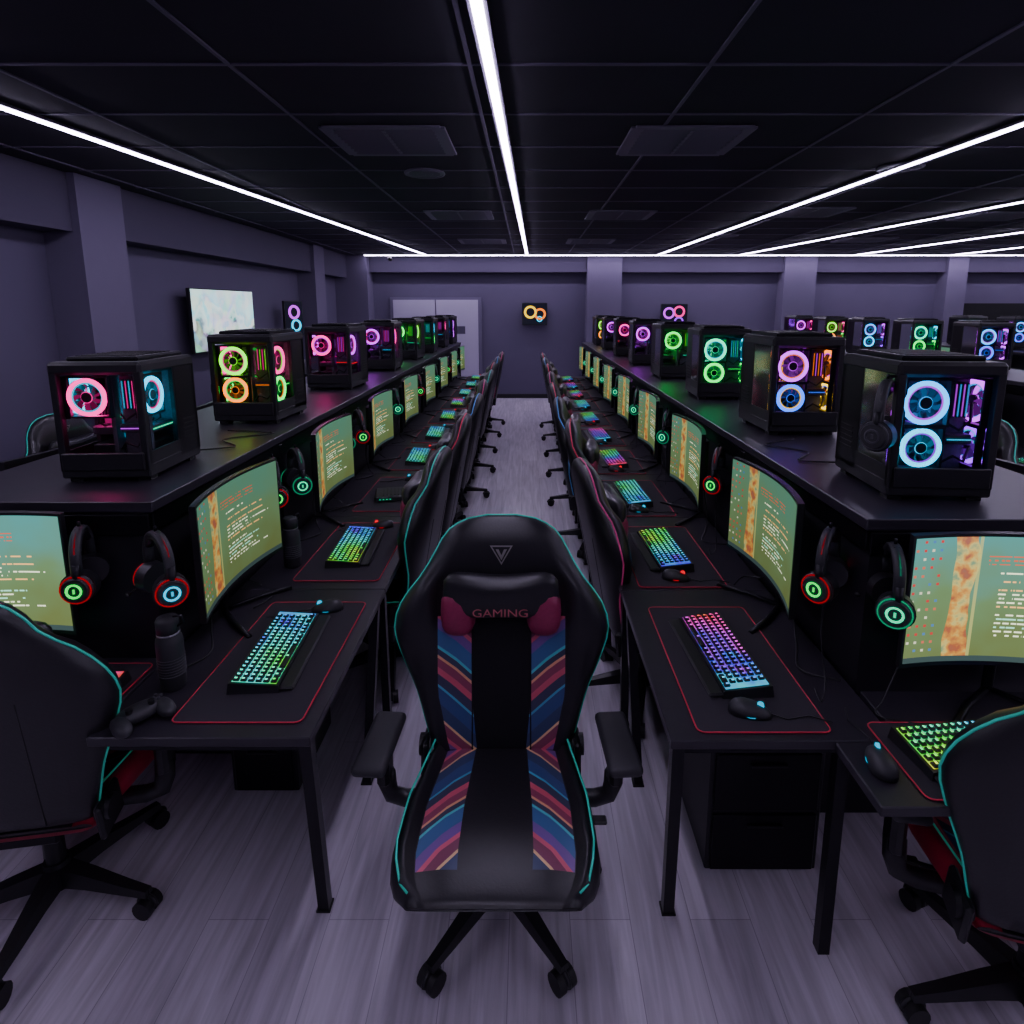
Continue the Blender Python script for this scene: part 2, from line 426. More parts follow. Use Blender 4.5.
    for sg in(-1,1):
        b.ell((sg*.140,yc-.082,zc-.036),(.058,.048,.080),M_maroon,14,8,None,.7)
    if logo:
        vs2,fs2=text_geo('GAMING',.038)
        b.add([(p[0]*1.2,yc-.1425,zc-.014+p[1]) for p in vs2],fs2,M_logo_red)
        yc,zc=cen(.868)
        yo=yc-.056
        def tri(s,t,mat,off):
            o=[(-.038*s,.026*s),(.038*s,.026*s),(0,-.042*s)]; i=[(p[0]*t,p[1]*t) for p in o]
            b.add([(p[0],yo-off,zc+p[1]) for p in o+i],[[0,1,4,3],[1,2,5,4],[2,0,3,5]],mat)
        tri(1.0,.80,M_logo,.004); 
        b.add([(-.019,yo-.005,zc+.013),(-.009,yo-.005,zc+.013),(0,yo-.005,zc-.008),(.009,yo-.005,zc+.013),(.019,yo-.005,zc+.013),(0,yo-.005,zc-.026)],[[0,1,2,5],[2,3,4,5]],M_logo)
    for sg in(-1,1):
        b.box((sg*.252,.14,.45),(.02,.12,.12),M_plastic,.008,(math.radians(-8),0,0))
        b.cyl((sg*.235,.155,.47),(sg*.275,.155,.47),.035,M_plastic,n=16)
        b.tube([(sg*.20,.02,.385),(sg*.30,.02,.385),(sg*.345,.02,.40),(sg*.358,.02,.44),(sg*.358,.01,.49)],.022,M_plastic,8,False,.03)
        b.box((sg*.36,.01,.525),(.04,.075,.14),M_plastic,.012)
        b.box((sg*.36,.0,.60),(.03,.05,.05),M_metal,.005)
        b.box((sg*.36,-.03,.622),(.100,.26,.034),M_grey_arm,.016,(0,0,sg*.06),3)
    return b.mesh('gaming_chair')
ME_chair=chair_mesh()
ME_chair_red=chair_mesh(M_redseat,False)

# ------------------------------------------------------------------ PC case
PAL={'pink':(1,.01,.30),'cyan':(.0,.55,.9),'lime':(.18,1,.01),'yellow':(1,.60,.01),'purple':(.30,.01,1),'blue':(.02,.14,1),'red':(1,.005,.02),'orange':(1,.20,.005),'green':(.0,1,.10),'teal':(.0,.85,.38),'violet':(.60,.02,1),'sky':(.02,.38,1)}
EM={}
def em(c,st):
    k=(c,st)
    if k not in EM: EM[k]=emit('glow_%s_%d'%(c,int(st*10)),PAL[c],st)
    return EM[k]
def fan(b,c,axis,R,ca,cb):
    old=b.M.copy()
    d=Vector(axis).normalized()
    q=Vector((0,-1,0)).rotation_difference(d).to_matrix().to_4x4()
    b.M=old@Matrix.Translation(c)@q
    s=R*1.18
    for sx,sz,w,h in((0,s,2*s+.01,.008),(0,-s,2*s+.01,.008),(s,0,.008,2*s),(-s,0,.008,2*s)):
        b.box((sx,0,sz),(w,.024,h),M_plastic)
    b.torus((0,-.012,0),R,.0090,(0,1,0),em(ca,4.0),n=28,m=5)
    b.torus((0,-.010,0),R*.84,.0035,(0,1,0),em(cb,1.4),n=24,m=4)
    b.cyl((0,-.016,0),(0,-.005,0),R*.30,M_plastic,n=14)
    b.torus((0,-.013,0),R*.31,.0025,(0,1,0),em(ca,1.5),n=14,m=4)
    for i in range(9):
        a=2*PI*i/9; a2=a+.36
        b.add([(R*.3*math.cos(a),-.006,R*.3*math.sin(a)),(R*.62*math.cos(a+.10),-.007,R*.62*math.sin(a+.10)),(R*.92*math.cos(a+.32),-.008,R*.92*math.sin(a+.32)),(R*.92*math.cos(a2+.28),.004,R*.92*math.sin(a2+.28)),(R*.62*math.cos(a2+.08),.005,R*.62*math.sin(a2+.08)),(R*.3*math.cos(a2),.006,R*.3*math.sin(a2))],[[0,1,4,5],[1,2,3,4]],em(ca,.15 if i%2 else .28))
    b.M=old
def pc_mesh(f1,f2,s1,s2,strip,two=True):
    b=MB(); W,Dp,H=.34,.41,.49
    rs=random.Random(len(f1)*7+len(s1)*3+len(strip))
    x,y=W/2,Dp/2
    for sx in(-1,1):
        for sy in(-1,1): b.box((sx*(x-.04),sy*(y-.05),.009),(.05,.05,.018),M_wheel)
    b.box((0,0,.045),(W,Dp,.055),M_plastic,.006)
    b.box((0,0,H-.040),(W+.008,Dp+.008,.05),M_plastic,.012)
    b.box((0,.02,H-.008),(W*.80,Dp*.84,.020),M_metal,.007)
    for i in range(9): b.box((0,-.12+i*.032,H+.003),(W*.66,.010,.004),M_wheel)
    for sx in(-1,1):
        b.box((sx*(x-.014),-y+.014,H/2),(.028,.028,H-.09),M_plastic,.003)
        b.box((sx*(x-.014),y-.014,H/2),(.028,.028,H-.09),M_plastic,.003)
        b.box((sx*(x-.009),y*.16,H/2),(.016,.014,H-.09),M_plastic)
        b.box((sx*(x-.006),y*.59,H/2),(.012,y*.82,H-.1),M_metal)
        for k in range(5): b.box((sx*(x+.0005),y*.62,.12+k*.02),(.002,y*.5,.008),M_wheel)
        b.box((sx*(x-.004),-y*.35,.095),(.008,y*1.2,.050),M_plastic)
    b.box((0,y-.006,H/2),(W-.03,.012,H-.08),M_metal)
    b.box((0,-y-.004,.085),(W*.92,.012,.07),M_plastic,.004)
    for sx in(-1,1):
        X=sx*(x-.001); b.add([(X,-y+.028,.07),(X,y*.16,.07),(X,y*.16,H-.05),(X,-y+.028,H-.05)],[[0,1,2,3]],M_glass)
    b.add([(-x+.028,-y,.07),(x-.028,-y,.07),(x-.028,-y,H-.05),(-x+.028,-y,H-.05)],[[0,1,2,3]],M_glass)
    b.box((0,.03,.26),(.016,.30,.40),M_inner)
    b.box((0,y-.10,.26),(W-.06,.01,.38),M_inner)
    for sx in(-1,1):
        b.box((sx*.070,.02,.185),(.09,.20,.035),M_grey,.005)
        b.box((sx*.117,.02,.185),(.004,.17,.005),em(strip,1.5))
        b.box((sx*.06,.02,.105),(.10,.22,.05),M_plastic,.004)
        for k in range(4):
            b.box((sx*.03,-.035+k*.014,.33),(.035,.006,.11),M_grey)
            b.box((sx*.049,-.035+k*.014,.33),(.004,.004,.09),em(s1 if k%2 else s2,1.2))
        b.cyl((sx*.01,.060,.34),(sx*.05,.060,.34),.030,M_plastic,n=16)
        b.torus((sx*.052,.060,.34),.026,.004,(1,0,0),em(f1,1.8),n=16,m=4)
        b.box((sx*.02,.0,.245),(.01,.2,.004),em(s2,.8))
        for k in range(14):
            b.box((sx*(.014+rs.random()*.02),-.10+rs.random()*.20,.12+rs.random()*.30),(.02,.008+rs.random()*.03,.006+rs.random()*.03),M_inner if k%5 else em([s1,s2,f1][k%3],.4))
        for k in range(4):
            yy=-.06+k*.035; b.tube([(sx*.03,yy,.25),(sx*(.07+.01*k),yy-.02,.27+.01*k),(sx*(.08+.01*k),yy-.03,.22),(sx*.05,yy,.19)],.004,M_wheel,5)
    fan(b,(-.058,-y+.045,.335),(0,-1,0),.067,f1,s1)
    if two: fan(b,(-.058,-y+.045,.180),(0,-1,0),.060,f2,s2)
    for sx in(-1,1):
        fan(b,(sx*(x-.035),-.095,.335),(sx,0,0),.067,s1,f1)
        if two: fan(b,(sx*(x-.035),-.095,.180),(sx,0,0),.060,s2,f2)
    for k in range(4):
        b.box((.058+.013*k,-y+.085,.34),(.007,.03,.12),M_grey); b.box((.058+.013*k,-y+.068,.34),(.003,.003,.11),em([s1,f1][k%2],.9))
    b.box((.075,-y+.12,.25),(.10,.02,.32),M_inner)
    b.box((.080,-y+.085,.205),(.085,.05,.035),M_grey,.004); b.box((.080,-y+.058,.205),(.080,.003,.004),em(f2,1.2))
    b.tube([(.04,-y+.07,.26),(.07,-y+.05,.24),(.11,-y+.06,.27),(.12,-y+.08,.33)],.005,M_wheel,6)
    b.tube([(.03,-y+.07,.12),(.06,-y+.05,.15),(.10,-y+.055,.13),(.13,-y+.08,.18)],.005,M_wheel,6)
    return b.mesh('desktop_computer')
PCDEF={'A':('pink','violet','cyan','teal','teal',False),'B':('lime','orange','pink','green','green',True),'C':('pink','red','violet','pink','red',False),
'D':('violet','cyan','pink','cyan','purple',False),'E':('green','teal','lime','green','teal',False),'F':('sky','blue','violet','violet','purple',True),
'G':('violet','blue','orange','yellow','red',True),'H':('teal','green','cyan','green','green',True),'I':('red','pink','orange','red','red',False),'J':('sky','cyan','violet','purple','cyan',True)}
PC={k:pc_mesh(*v) for k,v in PCDEF.items()}
def place_pc(key,loc,rz,lights=True,sc=1.0):
    o=place(PC[key],'desktop_computer',loc,rz); o.scale=(sc,sc,sc)
    if lights:
        for (p,ci) in (((-.10,-.06,.27),0),((.10,-.06,.27),2)):
            ld=D.lights.new('case_fill_light','POINT'); ld.color=[max(.02,c) for c in PAL[PCDEF[key][ci]]]; ld.energy=1.1; ld.shadow_soft_size=.03  # unseen point lamps added to spread the fans' colored glow inside the case
            lo=D.objects.new('case_fill_light',ld); C.scene.collection.objects.link(lo); lo.parent=o; lo.location=p
    return o

# ------------------------------------------------------------------ monitor
def monitor_mesh(smat):
    b=MB(); W,H,z0=.62,.38,.14
    R=1.1; n=14
    def pt(u,z,off):
        a=u/R; return (math.sin(a)*(R),-(1-math.cos(a))*R*1.0+off,z)
    def slab(w,za,zb,o0,o1,mat,nn=n):
        vs=[]
        for i in range(nn+1):
            u=-w/2+w*i/nn
            vs+=[pt(u,za,o0),pt(u,zb,o0),pt(u,zb,o1),pt(u,za,o1)]
        fs=[]
        for i in range(nn):
            a=i*4;c=a+4
            for j in range(4): fs.append([a+j,a+(j+1)%4,c+(j+1)%4,c+j])
        fs+=[[0,3,2,1],[nn*4,nn*4+1,nn*4+2,nn*4+3]]
        b.add(vs,[f[::-1] for f in fs],mat,False)
    slab(W+.016,z0-.014,z0+H+.008,0,.022,M_plastic)
    slab(W*.55,z0+.05,z0+H-.06,.022,.05,M_plastic)
    vs=[];fs=[]
    for i in range(n+1):
        u=-W/2+W*i/n; vs+=[pt(u,z0,-.0015),pt(u,z0+H,-.0015)]
    for i in range(n): fs.append([2*i,2*i+2,2*i+3,2*i+1])
    b.add(vs,fs,smat,True)
    b.cyl((0,.062,.012),(0,.052,.30),.015,M_metal,r1=.013,n=12)
    b.box((0,.045,.30),(.07,.03,.07),M_plastic,.006)
    for sx in(-1,1):
        b.tube([(0,.062,.014),(sx*.10,-.02,.012),(sx*.19,-.12,.008)],.011,M_metal,6,False,.007)
    return b.mesh('computer_monitor')
ME_mon=monitor_mesh(M_screen); ME_mon2=monitor_mesh(M_screen2)

# ------------------------------------------------------------------ keyboard, mouse, mat, headset, bottle
def kb_mesh(h0,hs,st=1.8):
    b=MB(); gl=rainbow('key_glow_%d'%int(h0*100),h0,hs,st)
    gl2=rainbow('key_under_%d'%int(h0*100),h0,hs,st*.5)
    b.add([(-.225,-.078,0),(.225,-.078,0),(.225,.078,0),(-.225,.078,0),(-.22,-.074,.020),(.22,-.074,.020),(.22,.074,.034),(-.22,.074,.034)],
          [[3,2,1,0],[0,1,5,4],[1,2,6,5],[2,3,7,6],[3,0,4,7],[4,5,6,7]],M_plastic)
    b.add([(-.213,-.066,.0225),(.213,-.066,.0225),(.213,.066,.0350),(-.213,.066,.0350)],[[0,1,2,3]],gl2)
    b.box((0,-.095,.008),(.44,.045,.012),M_plastic,.005)
    for r in range(6):
        y=-.056+r*.0222; z=.0275+(y+.0)*.0945+.002
        if r==0: ws=[.026,.022,.022,.125,.022,.022,.026,None,.019,.019,.019,None,.04,.019]
        else: ws=[.0185]*15+[None]+[.0185]*3+[None,.0185]
        x=-.211
        for w in ws:
            if w is None: x+=.005; continue
            if x+w>.213: break
            b.box((x+w/2,y,z),(w-.0022,.0182,.011),M_plastic,.0025)
            b.add([(x+w/2-.0032,y-.003,z+.0062),(x+w/2+.0032,y-.003,z+.0062),(x+w/2+.0032,y+.005,z+.0068),(x+w/2-.0032,y+.005,z+.0068)],[[0,1,2,3]],gl)
            x+=w+.0022
    return b.mesh('keyboard')
KB=[kb_mesh(.48,.40),kb_mesh(.72,-.9),kb_mesh(.44,.9),kb_mesh(.58,1.8)]
def mouse_mesh(col):
    b=MB()
    def f(p):
        x,y,z=p; z=max(z,0); return [x*(1-.15*(y/.06)),y,z*(1.0-.25*(y/.06))]
    b.ell((0,0,.0),(.033,.06,.036),M_grey_arm,18,10,f,.85)
    b.cyl((-.004,.028,.030),(.004,.028,.030),.010,em(col,1.0),n=12)
    b.torus((0,0,.006),.033,.0015,(0,0,1),em(col,.8),n=16,m=4)
    b.tube([(0,.058,.008),(.005,.10,.004),(-.03,.16,.004),(-.02,.22,.004)],.0022,M_wheel,5)
    return b.mesh('computer_mouse')
MS=[mouse_mesh('cyan'),mouse_mesh('red')]
def mat_mesh(w,l):
    b=MB(); r=.02; poly=[]
    for cx,cy,a0 in((w/2-r,l/2-r,0),(-w/2+r,l/2-r,90),(-w/2+r,-l/2+r,180),(w/2-r,-l/2+r,270)):
        for k in range(5):
            a=math.radians(a0+k*22.5); poly.append((cx+r*math.cos(a),cy+r*math.sin(a)))
    b.prism(poly,0,.004,M_mat); b.tube([(p[0],p[1],.0035) for p in poly],.0022,M_red,5,True)
    return b.mesh('desk_mat')
ME_mat=mat_mesh(.37,.70); ME_mat2=mat_mesh(.56,.27)
def headset_mesh(col,band='red',glow=1.0):
    b=MB()
    def E(c,s): return em(c,s) if glow else M_grey
    pts=[]
    for i in range(13):
        a=PI*i/12; pts.append((0,math.cos(a)*.082,-.085+math.sin(a)*.08))
    pts=[(0,.085,-.13)]+pts+[(0,-.085,-.13)]
    b.tube(pts,.009,M_grey_arm,8,False,.016)
    b.tube([(0,p[1]*1.07,p[2]+.006) for p in pts[2:-2]],.0025,E(band,.2),5)
    b.tube([(0,p[1]*.84,p[2]-.012) for p in pts[3:-3]],.014,M_leather,8,False,.010)
    for sy in(-1,1):
        c=Vector((0,sy*.072,-.165))
        ax=Vector((.25,sy*.95,0)).normalized()
        b.cyl(c-ax*.026,c+ax*.012,.046,M_leather,r1=.050,n=20)
        b.cyl(c+ax*.012,c+ax*.032,.047,M_grey_arm,r1=.036,n=20)
        b.torus(c+ax*.024,.042,.0026,ax,E(band,.35),n=20,m=5)
        b.torus(c+ax*.033,.020,.0040,ax,E(col,1.5),n=14,m=4)
        b.box(tuple(c+ax*.033),(.006,.006,.014),E(col,1.0))
        b.tube([(0,sy*.085,-.09),(0,sy*.094,-.15)],.012,M_metal,6)
    b.tube([(0.01,-.10,-.18),(.03,-.11,-.20),(.06,-.09,-.205)],.003,M_wheel,5); b.ell((.065,-.088,-.205),(.009,.009,.007),M_wheel,8,6)
    b.tube([(0,0,.0),(0,0,.01),(0,0,.018)],.005,M_metal,6); b.box((0,0,-.004),(.02,.05,.010),M_metal,.003)
    return b.mesh('headset')
HS=[headset_mesh('green','red'),headset_mesh('teal','teal'),headset_mesh('cyan','red'),headset_mesh('green','red',0)]
def hang(k,x,y,z=1.236,extra=14):
    rz=math.atan2(-y,-x)-PI/2+math.radians(extra)
    place(HS[k],'headset',(x,y,z),rz=rz)
def bottle_mesh():
    b=MB()
    prof=[(.0,.0),(.030,.0),(.036,.006),(.038,.06),(.038,.15),(.036,.165),(.028,.178),(.028,.182),(.032,.184),(.032,.222),(.028,.230),(0,.231)]
    n=24;vs=[];fs=[]
    for r,z in prof:
        for j in range(n): vs.append((r*math.cos(2*PI*j/n),r*math.sin(2*PI*j/n),z))
    for i in range(len(prof)-1):
        for j in range(n): fs.append([i*n+j,i*n+(j+1)%n,(i+1)*n+(j+1)%n,(i+1)*n+j])
    b.add(vs,fs,M_grey_arm,True); b.torus((0,0,.18),.030,.003,(0,0,1),M_silver,n=24,m=5)
    b.tube([(.028,0,.20),(.05,0,.215),(.045,0,.235),(.02,0,.232)],.004,M_metal,6)
    for k in range(7): b.torus((0,0,.05+k*.009),.0382,.0014,(0,0,1),M_grey,n=24,m=4)
    return b.mesh('water_bottle')
ME_bottle=bottle_mesh()
def controller_mesh():
    b=MB()
    b.ell((0,0,.022),(.06,.035,.020),M_grey_arm,18,8,None,.8)
    for sx in(-1,1):
        b.ell((sx*.055,-.03,.020),(.024,.048,.020),M_grey_arm,12,8,None,.9)
        b.cyl((sx*.028,-.012,.035),(sx*.028,-.012,.050),.009,M_wheel,n=12)
    for a in range(4): b.cyl((.05+.010*math.cos(a*PI/2),.008+.010*math.sin(a*PI/2),.036),(.05+.010*math.cos(a*PI/2),.008+.010*math.sin(a*PI/2),.043),.004,M_grey,n=8)
    return b.mesh('game_controller')
ME_ctrl=controller_mesh()
def router_mesh():
    b=MB(); b.box((0,0,.018),(.26,.20,.032),M_grey_arm,.006)
    for k in range(8): b.box((-.08+k*.022,0,.035),(.010,.14,.003),M_wheel)
    for k in range(4): b.box((-.10+k*.02,-.101,.018),(.008,.002,.005),em('teal',1.0))
    b.box((0,.102,.018),(.20,.004,.018),M_wheel)
    return b.mesh('network_switch')

# ------------------------------------------------------------------ desk
DZ=.75
def desk_mesh(w,l,legs=((-1,-1),(1,-1),(-1,1),(1,1)),splay=.13):
    b=MB()
    b.box((0,0,DZ-.014),(w,l-.004,.028),M_desk,.003)
    for sx,sy in legs:
        tx,ty=sx*(w/2-.03),sy*(l/2-.05); fx,fy=sx*(w/2-.06),sy*(l/2-.05-splay)
        b.beam((fx,fy,.0),(tx,ty,DZ-.028),.034,M_metal)
        b.beam((fx,fy,.0),(fx,fy,.008),.044,M_wheel)
    b.box((0,l/2-.06,DZ-.05),(w-.06,.03,.045),M_metal); b.box((0,-l/2+.06,DZ-.05),(w-.06,.03,.045),M_metal)
    return b.mesh('computer_desk')
def cable(name,pts,r=.0035):
    b=MB()
    P=[Vector(p) for p in pts]; out=[]
    for i in range(len(P)-1):
        p0=P[max(i-1,0)];p1=P[i];p2=P[i+1];p3=P[min(i+2,len(P)-1)]
        for k in range(6):
            t=k/6; out.append(.5*((2*p1)+(p2-p0)*t+(2*p0-5*p1+4*p2-p3)*t*t+(3*p1-p0-3*p2+p3)*t**3))
    out.append(P[-1]); b.tube(out,r,M_wheel,6); return place(b.mesh(name),name)

def spine(name,x0,x1,y0,y1,knee=0.0):
    b=MB(); xc=(x0+x1)/2; yc=(y0+y1)/2; w=x1-x0; l=y1-y0; ZT=1.29
    b.box((0,0,ZT-.018),(w,l,.036),M_desk,.003)
    b.box((0,.0,(ZT-.036+.70)/2),(w-.05,l-.03,ZT-.036-.70),M_spine)
    b.box((0,knee/2,.35),(w-.05,l-.03-knee,.70),M_spine)
    n=int(l/1.0)
    for k in range(1,n+1):
        yy=-l/2+.03+ (l-.06)*k/n
        for sx in(-1,1): b.box((sx*(w/2-.020),yy,ZT/2-.02),(.018,.05,ZT-.06),M_metal,.003)
    for sx in(-1,1):
        b.box((sx*(w/2-.02),0,ZT-.075),(.014,l-.04,.06),M_metal,.002)
    for sy in(-1,1):
        b.box((0,sy*(l/2-.010),ZT-.08),(w-.04,.012,.07),M_metal,.002)
    return place(b.mesh(name),name,(xc,yc,0))

TEAL=(.03,.70,.50); REDP=(.75,.03,.10); PINK=(.7,.06,.25); BLU=(.1,.35,.8)
LX0,LX1=-2.0,-1.20
spine('computer_shelf_cabinet',LX0,LX1,1.84,11.0,.45)
RX0,RX1=1.0,1.85
spine('computer_shelf_cabinet',RX0,RX1,1.68,11.0,.30)
dl=desk_mesh(.61,.88); dl0=desk_mesh(.61,.88,((1,-1),(-1,1),(1,1))); dr0=desk_mesh(.61,.88,((-1,-1),(-1,1),(1,1)))
for i in range(10):
    place(dl if i else dl0,'computer_desk',(-.895,1.45+.44+.88*i,0))
    place(dl if i else dr0,'computer_desk',(.695,1.44+.44+.88*i,0))
pcL=['A','B','C','D','E','H','D','F']
yL=[2.24,3.34,4.70,6.1,7.35,8.5,9.6,10.6]
for i in range(8):
    place_pc(pcL[i],(-1.50+.01*i,yL[i],1.29),math.radians(random.uniform(-4,4)) if i else math.radians(3),i<5,.90 if i==0 else 1.0)
pcR=['J','G','H','E','D','C','D','B']
yR=[2.03,3.05,4.20,5.40,6.7,7.9,9.1,10.2]
for i in range(8):
    place_pc(pcR[i],(1.325 if i==0 else 1.34-.005*i,yR[i],1.29),math.radians(random.uniform(-4,4)) if i else math.radians(-4),i<5,.94 if i==0 else 1.0)
for i in range(8):
    yl=2.14+1.10*i; yr=2.17+1.08*i
    place(ME_mon,'computer_monitor',(-1.10,yl,DZ),rz=PI/2)
    place(ME_mon,'computer_monitor',(.92,yr,DZ),rz=-PI/2)
    hang(2 if i==0 else i%2,-1.12,yl-.42,1.236,18)
    if i: hang((i+1)%2,-1.15,yl-.61,1.236,10)
    hang(0 if i<2 else 1,.93,yr-.42,1.236,-12)
for i in range(10):
    yl=1.86+.89*i; yr=1.82+.87*i
    place(ME_mat,'desk_mat',(-.82,yl,DZ)); place(ME_mat,'desk_mat',(.655,yr,DZ))
    if i==2:
        place(router_mesh(),'network_switch',(-.80,yl-.08,DZ+.0045),rz=.2)
    else: place(KB[[0,2,3,0][i%4]],'keyboard',(-.84,yl-.0,DZ+.0045),rz=PI/2+.06)
    place(KB[[1,2,0,3][i%4]],'keyboard',(.65,yr+.02,DZ+.0045),rz=-PI/2+.05)
    place(MS[i%2],'computer_mouse',(-.77,yl+.29,DZ+.0045),rz=PI/2+.2)
    place(MS[(i)%2],'computer_mouse',(.64,yr-.27,DZ+.0045),rz=-PI/2-.3)
place(ME_bottle,'water_bottle',(-1.09,1.68,DZ)); place(ME_bottle,'water_bottle',(-1.06,2.56,DZ),rz=1)
place(ME_ctrl,'game_controller',(-1.10,1.53,DZ),rz=.9)
for i in range(8):
    place(ME_chair,'gaming_chair',(-.72+random.uniform(-.02,.02),2.95+.97*i,0),rz=-PI/2+random.uniform(-.12,.12),color=[TEAL,REDP,BLU,PINK][i%4])
    place(ME_chair,'gaming_chair',(.56+random.uniform(-.02,.02),2.72+.97*i,0),rz=PI/2+random.uniform(-.12,.12),color=[PINK,REDP,BLU,REDP][i%4])
place(ME_chair,'gaming_chair',(-.085,1.65,0),rz=0,color=TEAL)
# end stations
b=MB(); b.box((0,0,DZ-.014),(1.12,.32,.028),M_desk,.003)
b.beam((-.5,-.10,0),(-.5,-.10,DZ-.028),.034,M_metal)
place(b.mesh('computer_desk'),'computer_desk',(-1.765,1.675,0))
b=MB(); b.box((0,0,DZ-.014),(1.25,.215,.028),M_desk,.003)
b.beam((-.57,.17,0),(-.57,.17,DZ-.028),.034,M_metal); b.beam((.58,-.07,0),(.58,-.07,DZ-.028),.034,M_metal)
b.box((.09,.218,DZ-.014),(1.06,.215,.028),M_desk,.002)
place(b.mesh('computer_desk'),'computer_desk',(1.455,1.33,0))
place(ME_mon2,'computer_monitor',(-1.75,1.76,DZ),rz=math.radians(8))
place(ME_mon2,'computer_monitor',(1.39,1.59,DZ),rz=math.radians(-6))
place(ME_mat2,'desk_mat',(-1.50,1.66,DZ)); place(KB[3],'keyboard',(-1.46,1.62,DZ+.0045),rz=.05)
place(ME_mat2,'desk_mat',(1.23,1.375,DZ)); place(KB[2],'keyboard',(1.21,1.40,DZ+.0045),rz=.12)
place(MS[0],'computer_mouse',(.90,1.35,DZ+.0045),rz=-.2)
hang(0,-1.38,1.76,1.236,-14)
hang(1,1.05,1.62,1.236,14)
hang(3,1.125,1.86,1.68,-10); cable('headset_hook',[(1.125,1.86,1.68),(1.145,1.87,1.69),(1.18,1.89,1.685)],.006)
place(ME_chair_red,'gaming_chair',(-1.52,1.66,0),rz=PI+.16,color=TEAL)
place(ME_chair_red,'gaming_chair',(1.36,1.34,0),rz=PI-.26,color=TEAL)
def cabinet(loc,sz):
    b=MB(); b.box((0,0,sz[2]/2),sz,M_spine,.004)
    for k in range(3):
        b.box((0,-sz[1]/2-.004,sz[2]*(k+.5)/3),(sz[0]-.03,.010,sz[2]/3-.015),M_metal,.003)
        b.box((0,-sz[1]/2-.014,sz[2]*(k+.8)/3),(.12,.012,.010),M_plastic,.003)
    place(b.mesh('drawer_cabinet'),'drawer_cabinet',loc)
cabinet((.80,1.98,0),(.38,.44,.69)); cabinet((-1.04,2.30,0),(.26,.40,.69))
for i in range(4):
    o=1.10*i
    cable('monitor_cable',[(-1.16,2.1+o,DZ+.3),(-1.18,2.08+o,DZ+.1),(-1.14,2.0+o,DZ+.006),(-1.07,1.84+o,DZ+.005),(-1.16,1.72+o,DZ+.006)])
    cable('monitor_cable',[(-1.16,2.18+o,DZ+.34),(-1.17,2.25+o,DZ+.12),(-1.12,2.36+o,DZ+.006),(-1.03,2.28+o,DZ+.005),(-1.06,2.16+o,DZ+.005)],.0028)
    o=1.08*i
    cable('monitor_cable',[(.97,2.15+o,DZ+.28),(.98,2.05+o,DZ+.05),(.93,1.9+o,DZ+.005),(.88,1.76+o,DZ+.005),(.97,1.68+o,DZ+.02)])
    cable('monitor_cable',[(.97,2.22+o,DZ+.30),(.985,2.30+o,DZ+.08),(.94,2.44+o,DZ+.005),(.87,2.36+o,DZ+.005)],.0028)
    cable('headset_cable',[(.95,1.78+o,1.05),(.93,1.75+o,.9),(.92,1.68+o,DZ+.01),(.87,1.60+o,DZ+.004),(.88,1.66+o,DZ+.006)],.0025)
cable('headset_cable',[(1.05,1.62,1.06),(1.09,1.60,.92),(1.03,1.56,.80),(1.0,1.54,DZ+.005),(1.1,1.50,DZ+.005)],.0025)
cable('power_cable',[(-1.45,2.5,1.30),(-1.3,2.6,1.296),(-1.42,2.75,1.295),(-1.25,2.9,1.295),(-1.5,2.95,1.297)])
cable('power_cable',[(1.3,2.3,1.30),(1.1,2.35,1.296),(1.2,2.5,1.295),(1.08,2.65,1.295),(1.25,2.75,1.297)])

dw=desk_mesh(.6,1.79)
def outer(xs,side,y0,n,chairs=True,pitch=1.1):
    k=int(n*pitch/1.8)+1
    for i in range(k): place(dw,'computer_desk',(xs+side*.30,y0+.9+1.8*i,0))
    for i in range(n):
        y=y0+.6+pitch*i
        place(ME_mon,'computer_monitor',(xs+side*.12,y,DZ),rz=side*PI/2)
        if chairs: place(ME_chair,'gaming_chair',(xs+side*(.82+random.uniform(-.03,.06)),y+.1,0),rz=-side*PI/2+random.uniform(-.3,.3),color=[REDP,TEAL,PINK,BLU][i%4])
        if i<5: place(KB[i%4],'keyboard',(xs+side*.40,y,DZ),rz=side*PI/2)
outer(LX0,-1,2.1,7); outer(RX1,1,2.0,7)
keys=list(PC.keys())
for r,(xa,xb) in enumerate(((4.15,4.95),(6.95,7.75),(9.75,10.55))):
    spine('computer_shelf_cabinet',xa,xb,3.6,11.0)
    outer(xa,-1,3.6,6,True,1.15); outer(xb,1,3.6,6,r==0 or r==1,1.15)
    for i in range(7):
        place_pc(keys[(i*2+r*4+1)%10],((xa+xb)/2,4.0+1.02*i,1.29),math.radians(random.uniform(-5,5)),False)

